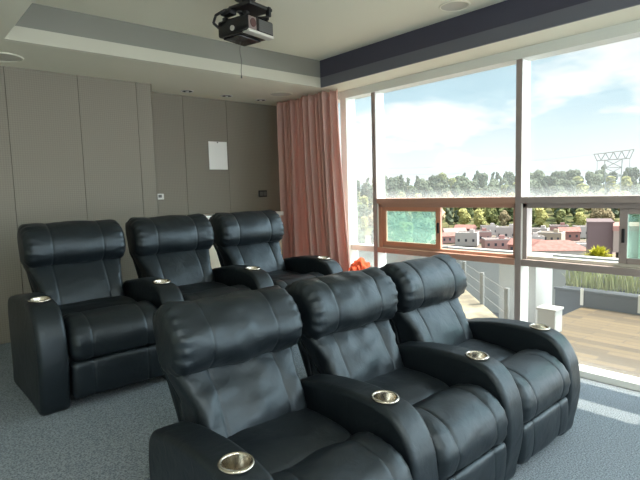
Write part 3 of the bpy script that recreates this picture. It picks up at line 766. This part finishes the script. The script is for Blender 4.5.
# --- transmission tower
tw_p = at(613, 400); tw = empty('transmission_tower', (tw_p.x, tw_p.y, -4.4), -math.atan2(tw_p.x, tw_p.y)); tw.scale = (.78, .78, .78); tag(tw, 'steel lattice transmission tower with a wide crossarm above the trees', 'transmission tower')
def truss(name, segs, r_, parent): 
    bm = bmesh.new()
    for a, b in segs: tube(bm, a, b, r_, 5)
    return fin(name, bm, 'lattice', parent)
zt, zb = 34.6, 28.0; segs = []
for y in (-1.6, 1.6):
    segs += [((-15, y, zt-1.1), (15, y, zt+1.1)), ((-12.6, y, zb-.4), (12.4, y, zb+.4)), ((-15, y, zt-1.1), (-12.6, y, zb-.4)), ((15, y, zt+1.1), (12.4, y, zb+.4))]
    n = 8
    for i in range(n):
        x0, x1 = -12.4+24.6*i/n, -12.4+24.6*(i+1)/n
        a, b = (x0, y, zb), (x1, y, zt+.06*x1)
        segs += [(a, b)] if i % 2 else [((x0, y, zt+.06*x0), (x1, y, zb))]
for x in (-15, 15): segs.append(((x, -1.6, zt+.07*x), (x, 1.6, zt+.07*x)))
truss('crossarm', segs, .38, tw)
for sx in (-1, 1):
    for y in (-2.6, 2.6): truss('leg', [((sx*6.6, y*.6, zb), (sx*5.3, y, -10))], .40, tw)
segs = []
for y in (-2.6, 2.6):
    for i in range(6):
        z0, z1 = 28-7*i, 21-7*i
        segs += [((-6.4, y*.8, z0), (6.2, y*.8, z1)), ((6.4, y*.8, z0), (-6.2, y*.8, z1)), ((-6.3, y*.8, z1), (6.3, y*.8, z1))]
truss('bracing', segs, .28, tw)
for x in (-12.4, 12.2):
    bm = bmesh.new(); tube(bm, (x, 0, zb), (x, 0, zb-10.5), .22, 6); fin('insulator_string', bm, 'lattice', tw)
a = Vector((tw_p.x, tw_p.y, 0)); rgt = Vector((math.cos(-math.atan2(tw_p.x, tw_p.y)), math.sin(-math.atan2(tw_p.x, tw_p.y)), 0))
for (sx, zz, nm, lb) in ((-11.6, 21.5, 1, 'upper power line running left from the transmission tower crossarm'), (-9.7, 10.8, 2, 'lower power line hanging from the left insulator string of the tower')):
    s = a+rgt*sx+Vector((0, 0, zz)); e2 = at(300, 620)+Vector((0, 0, zz+13)); bm = bmesh.new(); pr = None
    for i in range(25):
        t = i/24; q = s.lerp(e2, t)-Vector((0, 0, (26 if nm == 1 else 8)*t*(1-t)))
        if pr is not None: tube(bm, pr, q, .07, 5)
        pr = q
    pw_ = fin('power_line', bm, 'lattice'); pw_.parent = tw; bpy.context.view_layer.update(); pw_.matrix_parent_inverse = tw.matrix_world.inverted(); pw_['label'] = lb

# ------------------------------------------------------------------ daylight
sun = bpy.data.lights.new('sun', 'SUN'); so = bpy.data.objects.new('sun', sun); C.objects.link(so)
sun.energy = 6.0; sun.angle = math.radians(.6); sun.color = (1, .90, .74)
so.rotation_euler = Vector((-.30, .23, -1)).to_track_quat('-Z', 'Y').to_euler()

wd = bpy.data.worlds.new('sky'); SC.world = wd; wd.use_nodes = True; nt = wd.node_tree
bg = nt.nodes['Background']
N = nt.nodes.new; Lk = nt.links.new
def math_(op, a, b=None, c=None):
    n = N('ShaderNodeMath'); n.operation = op
    for i, v in enumerate((a, b, c)):
        if v is None: continue
        if isinstance(v, (int, float)): n.inputs[i].default_value = v
        else: Lk(v, n.inputs[i])
    return n.outputs[0]
tc = N('ShaderNodeTexCoord'); sp = N('ShaderNodeSeparateXYZ'); Lk(tc.outputs['Generated'], sp.inputs[0])
zc = math_('MAXIMUM', sp.outputs['Z'], 0.0); den = math_('ADD', zc, .22)
cb_ = N('ShaderNodeCombineXYZ'); Lk(math_('DIVIDE', sp.outputs['X'], den), cb_.inputs[0]); Lk(math_('DIVIDE', sp.outputs['Y'], den), cb_.inputs[1])
cn = N('ShaderNodeTexNoise'); cn.inputs['Scale'].default_value = 1.55; cn.inputs['Detail'].default_value = 7; cn.inputs['Roughness'].default_value = .52
mp = N('ShaderNodeMapping'); mp.inputs['Location'].default_value = (3.1, .4, 0); Lk(cb_.outputs[0], mp.inputs['Vector']); Lk(mp.outputs[0], cn.inputs['Vector'])
cl = N('ShaderNodeMapRange'); cl.interpolation_type = 'SMOOTHSTEP'; cl.inputs[1].default_value = .44; cl.inputs[2].default_value = .60; Lk(cn.outputs['Fac'], cl.inputs[0])
hz = N('ShaderNodeMapRange'); hz.interpolation_type = 'SMOOTHSTEP'; hz.inputs[1].default_value = .03; hz.inputs[2].default_value = .17; hz.inputs[3].default_value = 1; hz.inputs[4].default_value = 0; Lk(sp.outputs['Z'], hz.inputs[0])
cov = math_('MAXIMUM', cl.outputs[0], math_('MULTIPLY', hz.outputs[0], .8))
mx = N('ShaderNodeMix'); mx.data_type = 'RGBA'; Lk(cov, mx.inputs[0])
mx.inputs[6].default_value = (.295, .425, .49, 1); mx.inputs[7].default_value = (.585, .60, .60, 1)
Lk(mx.outputs[2], bg.inputs['Color'])
# brighter towards the zenith, plus an added fill glow on the sun's side
el = N('ShaderNodeMapRange'); el.interpolation_type = 'SMOOTHSTEP'; el.inputs[1].default_value = .42; el.inputs[2].default_value = .85; el.inputs[3].default_value = 1; el.inputs[4].default_value = 2.4; Lk(sp.outputs['Z'], el.inputs[0])
dt = N('ShaderNodeVectorMath'); dt.operation = 'DOT_PRODUCT'; Lk(tc.outputs['Generated'], dt.inputs[0]); dt.inputs[1].default_value = Vector((.62, -.70, .36)).normalized()
gl = N('ShaderNodeMapRange'); gl.interpolation_type = 'SMOOTHSTEP'; gl.inputs[1].default_value = .5; gl.inputs[2].default_value = 1; gl.inputs[3].default_value = 0; gl.inputs[4].default_value = 8.5; Lk(dt.outputs['Value'], gl.inputs[0])
gd = N('ShaderNodeMapRange'); gd.interpolation_type = 'SMOOTHSTEP'; gd.inputs[1].default_value = -.03; gd.inputs[2].default_value = -.35; gd.inputs[3].default_value = 0; gd.inputs[4].default_value = 5.0; Lk(sp.outputs['Z'], gd.inputs[0])  # unseen glow below the horizon, added to brighten the ceiling
Lk(math_('ADD', math_('ADD', el.outputs[0], gl.outputs[0]), gd.outputs[0]), bg.inputs['Strength'])

SC.view_settings.view_transform = 'Standard'; SC.view_settings.look = 'None'; SC.view_settings.gamma = 1
SC.view_settings.use_curve_mapping = False; SC.view_settings.exposure = 0.75
SC.cycles.max_bounces = 10; SC.cycles.diffuse_bounces = 7; SC.cycles.transparent_max_bounces = 16; SC.cycles.sample_clamp_indirect = 8
